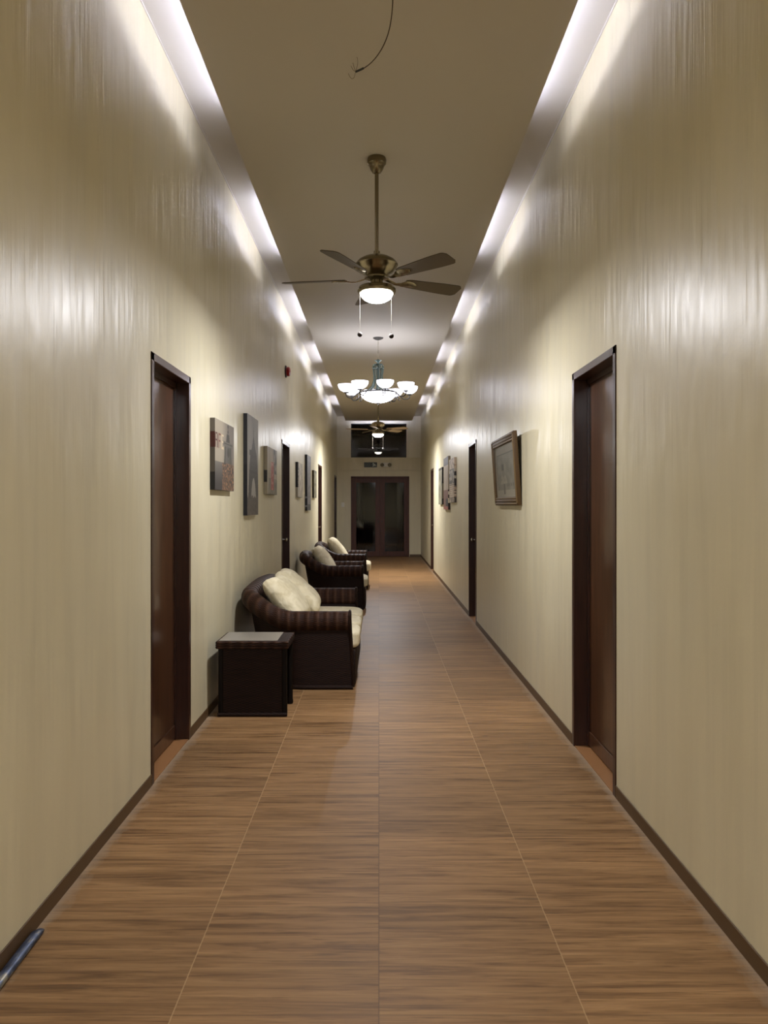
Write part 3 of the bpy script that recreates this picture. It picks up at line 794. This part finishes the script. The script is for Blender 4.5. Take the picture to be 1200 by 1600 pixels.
canvas('canvas_print', 1, 11.86, 12.70, 1.52, 2.22, .037, news, lambda v: news(.02, v), 'black and cream newsprint canvas, first of three past the second right door', group='canvas prints on the right wall')
def collage(u, v):
    c = mixc((146, 132, 116), (178, 164, 144), .5+nz(u*8, v*3, 50))
    if v > .84: c = (84, 78, 84)
    if v < .38: c = (116, 82, 72)
    if v < .2 and u > .5: c = (30, 26, 28)
    if v < .06: c = (150, 84, 70)
    return c
canvas('canvas_print', 1, 12.90, 13.80, 1.40, 2.305, .037, collage, lambda v: (224, 214, 190) if (.14 < v < .22 or .28 < v < .35) else ((30, 26, 26) if v < .38 else (170, 158, 138)), 'tall canvas with grey top and brown foot, middle of three on the right wall', group='canvas prints on the right wall')
def pale(u, v):
    c = mixc((150, 144, 120), (110, 106, 88), .5+nz(u*4, v*6, 60))
    if v > .93 or u > .93: c = (60, 56, 48)
    return c
canvas('canvas_print', 1, 14.15, 14.95, 1.49, 2.18, .037, pale, lambda v: (32, 30, 26) if (v > .55 or v < .15) else (120, 114, 94), 'dim grey-green canvas, farthest of three on the right wall', group='canvas prints on the right wall')

# gold framed print, leaning forward at the top
y0, y1, H = 6.43, 7.66, .63
Fp = empty('framed_print', (HW, (y0+y1)/2, 1.478), 'gold framed grey engraving hanging tilted forward on the right wall', 'picture')
Fp.rotation_euler = (0, -math.atan(.042/.62), 0)
hl = (y1-y0)/2; fw = .075; T0 = -.036
def framebar(m, a0, a1, b0, b1, x0, x1, bev=.004): m.box(x0, x1, a0, a1, b0, b1, bev, 2)
m = MB()
framebar(m, -hl, -hl+fw, 0, H, T0, -.002); framebar(m, hl-fw, hl, 0, H, T0, -.002)
framebar(m, -hl+fw, hl-fw, 0, fw, T0, -.002); framebar(m, -hl+fw, hl-fw, H-fw, H, T0, -.002)
m.build('frame', M['gold'], Fp)
m = MB()
for o_, w_, xx in ((.010, .012, T0-.006), (.040, .008, T0-.004), (.060, .010, T0-.003)):
    m.box(xx, T0+.002, -hl+o_, hl-o_, o_, o_+w_, .002, 1); m.box(xx, T0+.002, -hl+o_, hl-o_, H-o_-w_, H-o_, .002, 1)
    m.box(xx, T0+.002, -hl+o_, -hl+o_+w_, o_, H-o_, .002, 1); m.box(xx, T0+.002, hl-o_-w_, hl-o_, o_, H-o_, .002, 1)
m.build('frame_moulding', M['goldlight'], Fp)
m = MB()
for k in range(30): m.sphere((-.018, hl+.002, .012+(H-.024)*k/29), .008, 8, 5)
m.build('beaded_edge', M['gold'], Fp)
def engraving(u, v):
    c = mixc((146, 140, 126), (128, 122, 108), v)
    inn = .10 < u < .93 and .13 < v < .84
    if inn: c = mixc((112, 110, 98), (132, 128, 114), .5+nz(u*7, v*7, 70))
    if inn and (abs(u-.11) < .012 or abs(v-.83) < .008): c = (92, 90, 80)
    if ((u-.42)/.17)**2+((v-.30)/.13)**2 < 1 and v > .26: c = mixc((146, 139, 122), (120, 114, 100), nz(u*16, v*16, 5)+.3)     # pale skirt-like mass
    if abs(u-.44) < .035 and .06 < v < .26: c = (96, 91, 80)
    if abs(u-.40) < .06 and .52 < v < .64: c = (86, 82, 74)
    if abs(u-.42) < .05 and .40 < v < .52: c = (118, 112, 100)
    if .55 < u < .92 and .19 < v < .27 and int(u*40) % 2: c = (90, 86, 76)
    return c
nu, nv = 70, 50; vs = []; fs = []; cols = []
A0, A1, B0, B1 = -hl+fw, hl-fw, fw, H-fw
for j in range(nv+1):
    for i in range(nu+1): vs.append((-.024, A0+(A1-A0)*i/nu, B0+(B1-B0)*j/nv))
for j in range(nv):
    for i in range(nu):
        fs.append((j*(nu+1)+i, j*(nu+1)+i+1, (j+1)*(nu+1)+i+1, (j+1)*(nu+1)+i)); cols.append(engraving(1-(i+.5)/nu, (j+.5)/nv))
me = bpy.data.meshes.new('print_sheet'); me.from_pydata(vs, [], fs); ca = me.color_attributes.new('Col', 'FLOAT_COLOR', 'CORNER'); k = 0
for f, c in zip(fs, cols):
    for _ in f: ca.data[k].color = (*lin(c), 1); k += 1
me.materials.append(M['art']); ob = bpy.data.objects.new('print_sheet', me); C.objects.link(ob); ob.parent = Fp

# ------------------------------------------------------------------ small fittings
A = empty('fire_alarm', (-HW, 9.85, 3.19), 'small red round alarm high on the left wall', 'alarm')
MB().lathe([(1e-4, .001), (.078, .001), (.078, .012), (.07, .018), (1e-4, .018)], (0,0,0), 28, 'x').build('base_plate', M['darkred'], A)
MB().lathe([(1e-4, .018), (.058, .018), (.060, .045), (.052, .058), (.03, .066), (1e-4, .068)], (0,0,0), 28, 'x').build('dome', M['red'], A)
# exit sign: dark green box, writing and running figure in pale relief
E = empty('exit_sign', (-.235, YE-.052, 2.56), 'dark green EXIT sign with white running figure on the beam', 'sign')
MB().box(-.185, .185, -.035, 0, -.005, .135, .004, 1).build('sign_box', P('dark_green_sign', (12, 26, 18), .4), E)
m = MB(); px = .0062
for n_, ch in enumerate('EXIT'):
    rows = FONT[ch].split()
    for r_, row in enumerate(rows):
        for c_, b_ in enumerate(row):
            if b_ == '1':
                x = -.165+n_*.042+c_*px; z = .098-r_*.0105; m.box(x, x+px*1.02, -.0365, -.035, z-.0105, z)
m.build('sign_lettering', P('dim_sign_letter', (74, 88, 76), .5), E, smooth=0)
m = MB()
m.sphere((.072, -.037, .112), .011, 12, 8, (1, .25, 1))
for a, b, r in (((.075, .098), (.100, .062), .011), ((.078, .094), (.115, .088), .005), ((.078, .092), (.045, .078), .005), ((.115, .088), (.135, .075), .005), ((.100, .062), (.135, .046), .007), ((.135, .046), (.160, .052), .006), ((.100, .060), (.082, .034), .007), ((.082, .034), (.052, .030), .006)):
    m.tube([(a[0], -.036, a[1]), (b[0], -.036, b[1])], r, 8)
m.build('running_figure', P('white_sign_mark', (235, 238, 228), .4), E)
E = empty('emergency_light', (.20, YE-.052, 2.565), 'pale emergency light box with two round lamps beside the exit sign', 'light')
MB().box(-.15, .15, -.06, 0, .0, .12, .008, 2).build('housing', M['whitepl'], E)
for sx in (-1, 1):
    l = MB().lathe([(1e-4, -.06), (.052, -.06), (.055, -.075), (.052, -.092), (.046, -.094), (.04, -.086), (1e-4, -.084)], (sx*.105, 0, .055), 24, 'y').build('lamp_head', M['greyl'], E)
    MB().lathe([(1e-4, -.0865), (.038, -.0875), (.030, -.092), (1e-4, -.094)], (sx*.105, 0, .055), 20, 'y').build('lens', P('dull_lens', (120, 112, 92), .2), l)
E = empty('light_switch', (-1.03, YE, 1.42), 'small cream light switch plate left of the double door', 'switch')
MB().box(-.045, .045, -.008, 0, 0, .13, .003, 1).build('plate', M['whitepl'], E)
MB().box(-.014, .014, -.012, -.008, .04, .09, .002, 1).build('rocker', M['whitepl'], E)
# hanging cable
pts = []
ctl = [(.058, 3.42, HP), (.060, 3.42, 3.72), (.052, 3.42, 3.64), (.040, 3.42, 3.56), (.018, 3.42, 3.49), (-.012, 3.42, 3.445), (-.045, 3.42, 3.422), (-.075, 3.42, 3.408)]
ctl = [(.062, 3.42, HP), (.063, 3.42, 3.78), (.0605, 3.42, 3.70), (.053, 3.42, 3.632), (.040, 3.42, 3.575), (.020, 3.42, 3.525), (-.006, 3.42, 3.482), (-.034, 3.42, 3.450), (-.062, 3.42, 3.428), (-.082, 3.42, 3.418)]
def cr(P_, n=8):
    out = []
    Q = [P_[0]]+P_+[P_[-1]]
    for i in range(1, len(Q)-2):
        a, b, c, d = (Vector(Q[i+k]) for k in (-1, 0, 1, 2))
        for j in range(n):
            t = j/n; out.append(.5*((2*b)+(c-a)*t+(2*a-5*b+4*c-d)*t*t+(3*b-a-3*c+d)*t**3))
    out.append(Vector(P_[-1])); return out
Wc = empty('hanging_cable', (0,0,0), 'thin brown cable hanging from the ceiling with stripped wire ends', 'cable')
MB().tube(cr(ctl), .0024, 8).build('cable', M['wire'], Wc)
MB().tube(cr([(-.068, 3.42, 3.425), (-.078, 3.42, 3.420), (-.098, 3.42, 3.411), (-.104, 3.42, 3.409)]), .0048, 8).build('taped_end', M['black'], Wc)
for c_ in ([(-.104, 3.42, 3.41), (-.110, 3.42, 3.385), (-.120, 3.42, 3.378), (-.130, 3.42, 3.388), (-.136, 3.42, 3.402)],
           [(-.104, 3.42, 3.41), (-.114, 3.415, 3.414), (-.124, 3.41, 3.43)], [(-.104, 3.42, 3.41), (-.110, 3.43, 3.432), (-.116, 3.43, 3.455)],
           [(-.102, 3.42, 3.414), (-.094, 3.40, 3.432), (-.095, 3.40, 3.458), (-.099, 3.40, 3.462)]):
    MB().tube(cr(c_), .0010, 6).build('wire_strand', M['copper'], Wc)
# worn bar on the floor against the left baseboard
secs = []
for t in [0, .01, .03, .06, .10, .3, .6, 1.0]:
    y = 2.665-.60*t; w = .019*min(1, .35+t*14)**.5; h = .011*min(1, .3+t*10)+.002
    x = -1.172+.010*t; zc = h+.001
    secs.append([(x+w*math.cos(2*PI*j/14), y, zc+h*math.sin(2*PI*j/14)) for j in range(14)])
b = MB().loft(secs).build('metal_bar', M['blue'], smooth=60)
tag(b, 'worn blue-grey flat metal bar lying against the left baseboard', 'bar')
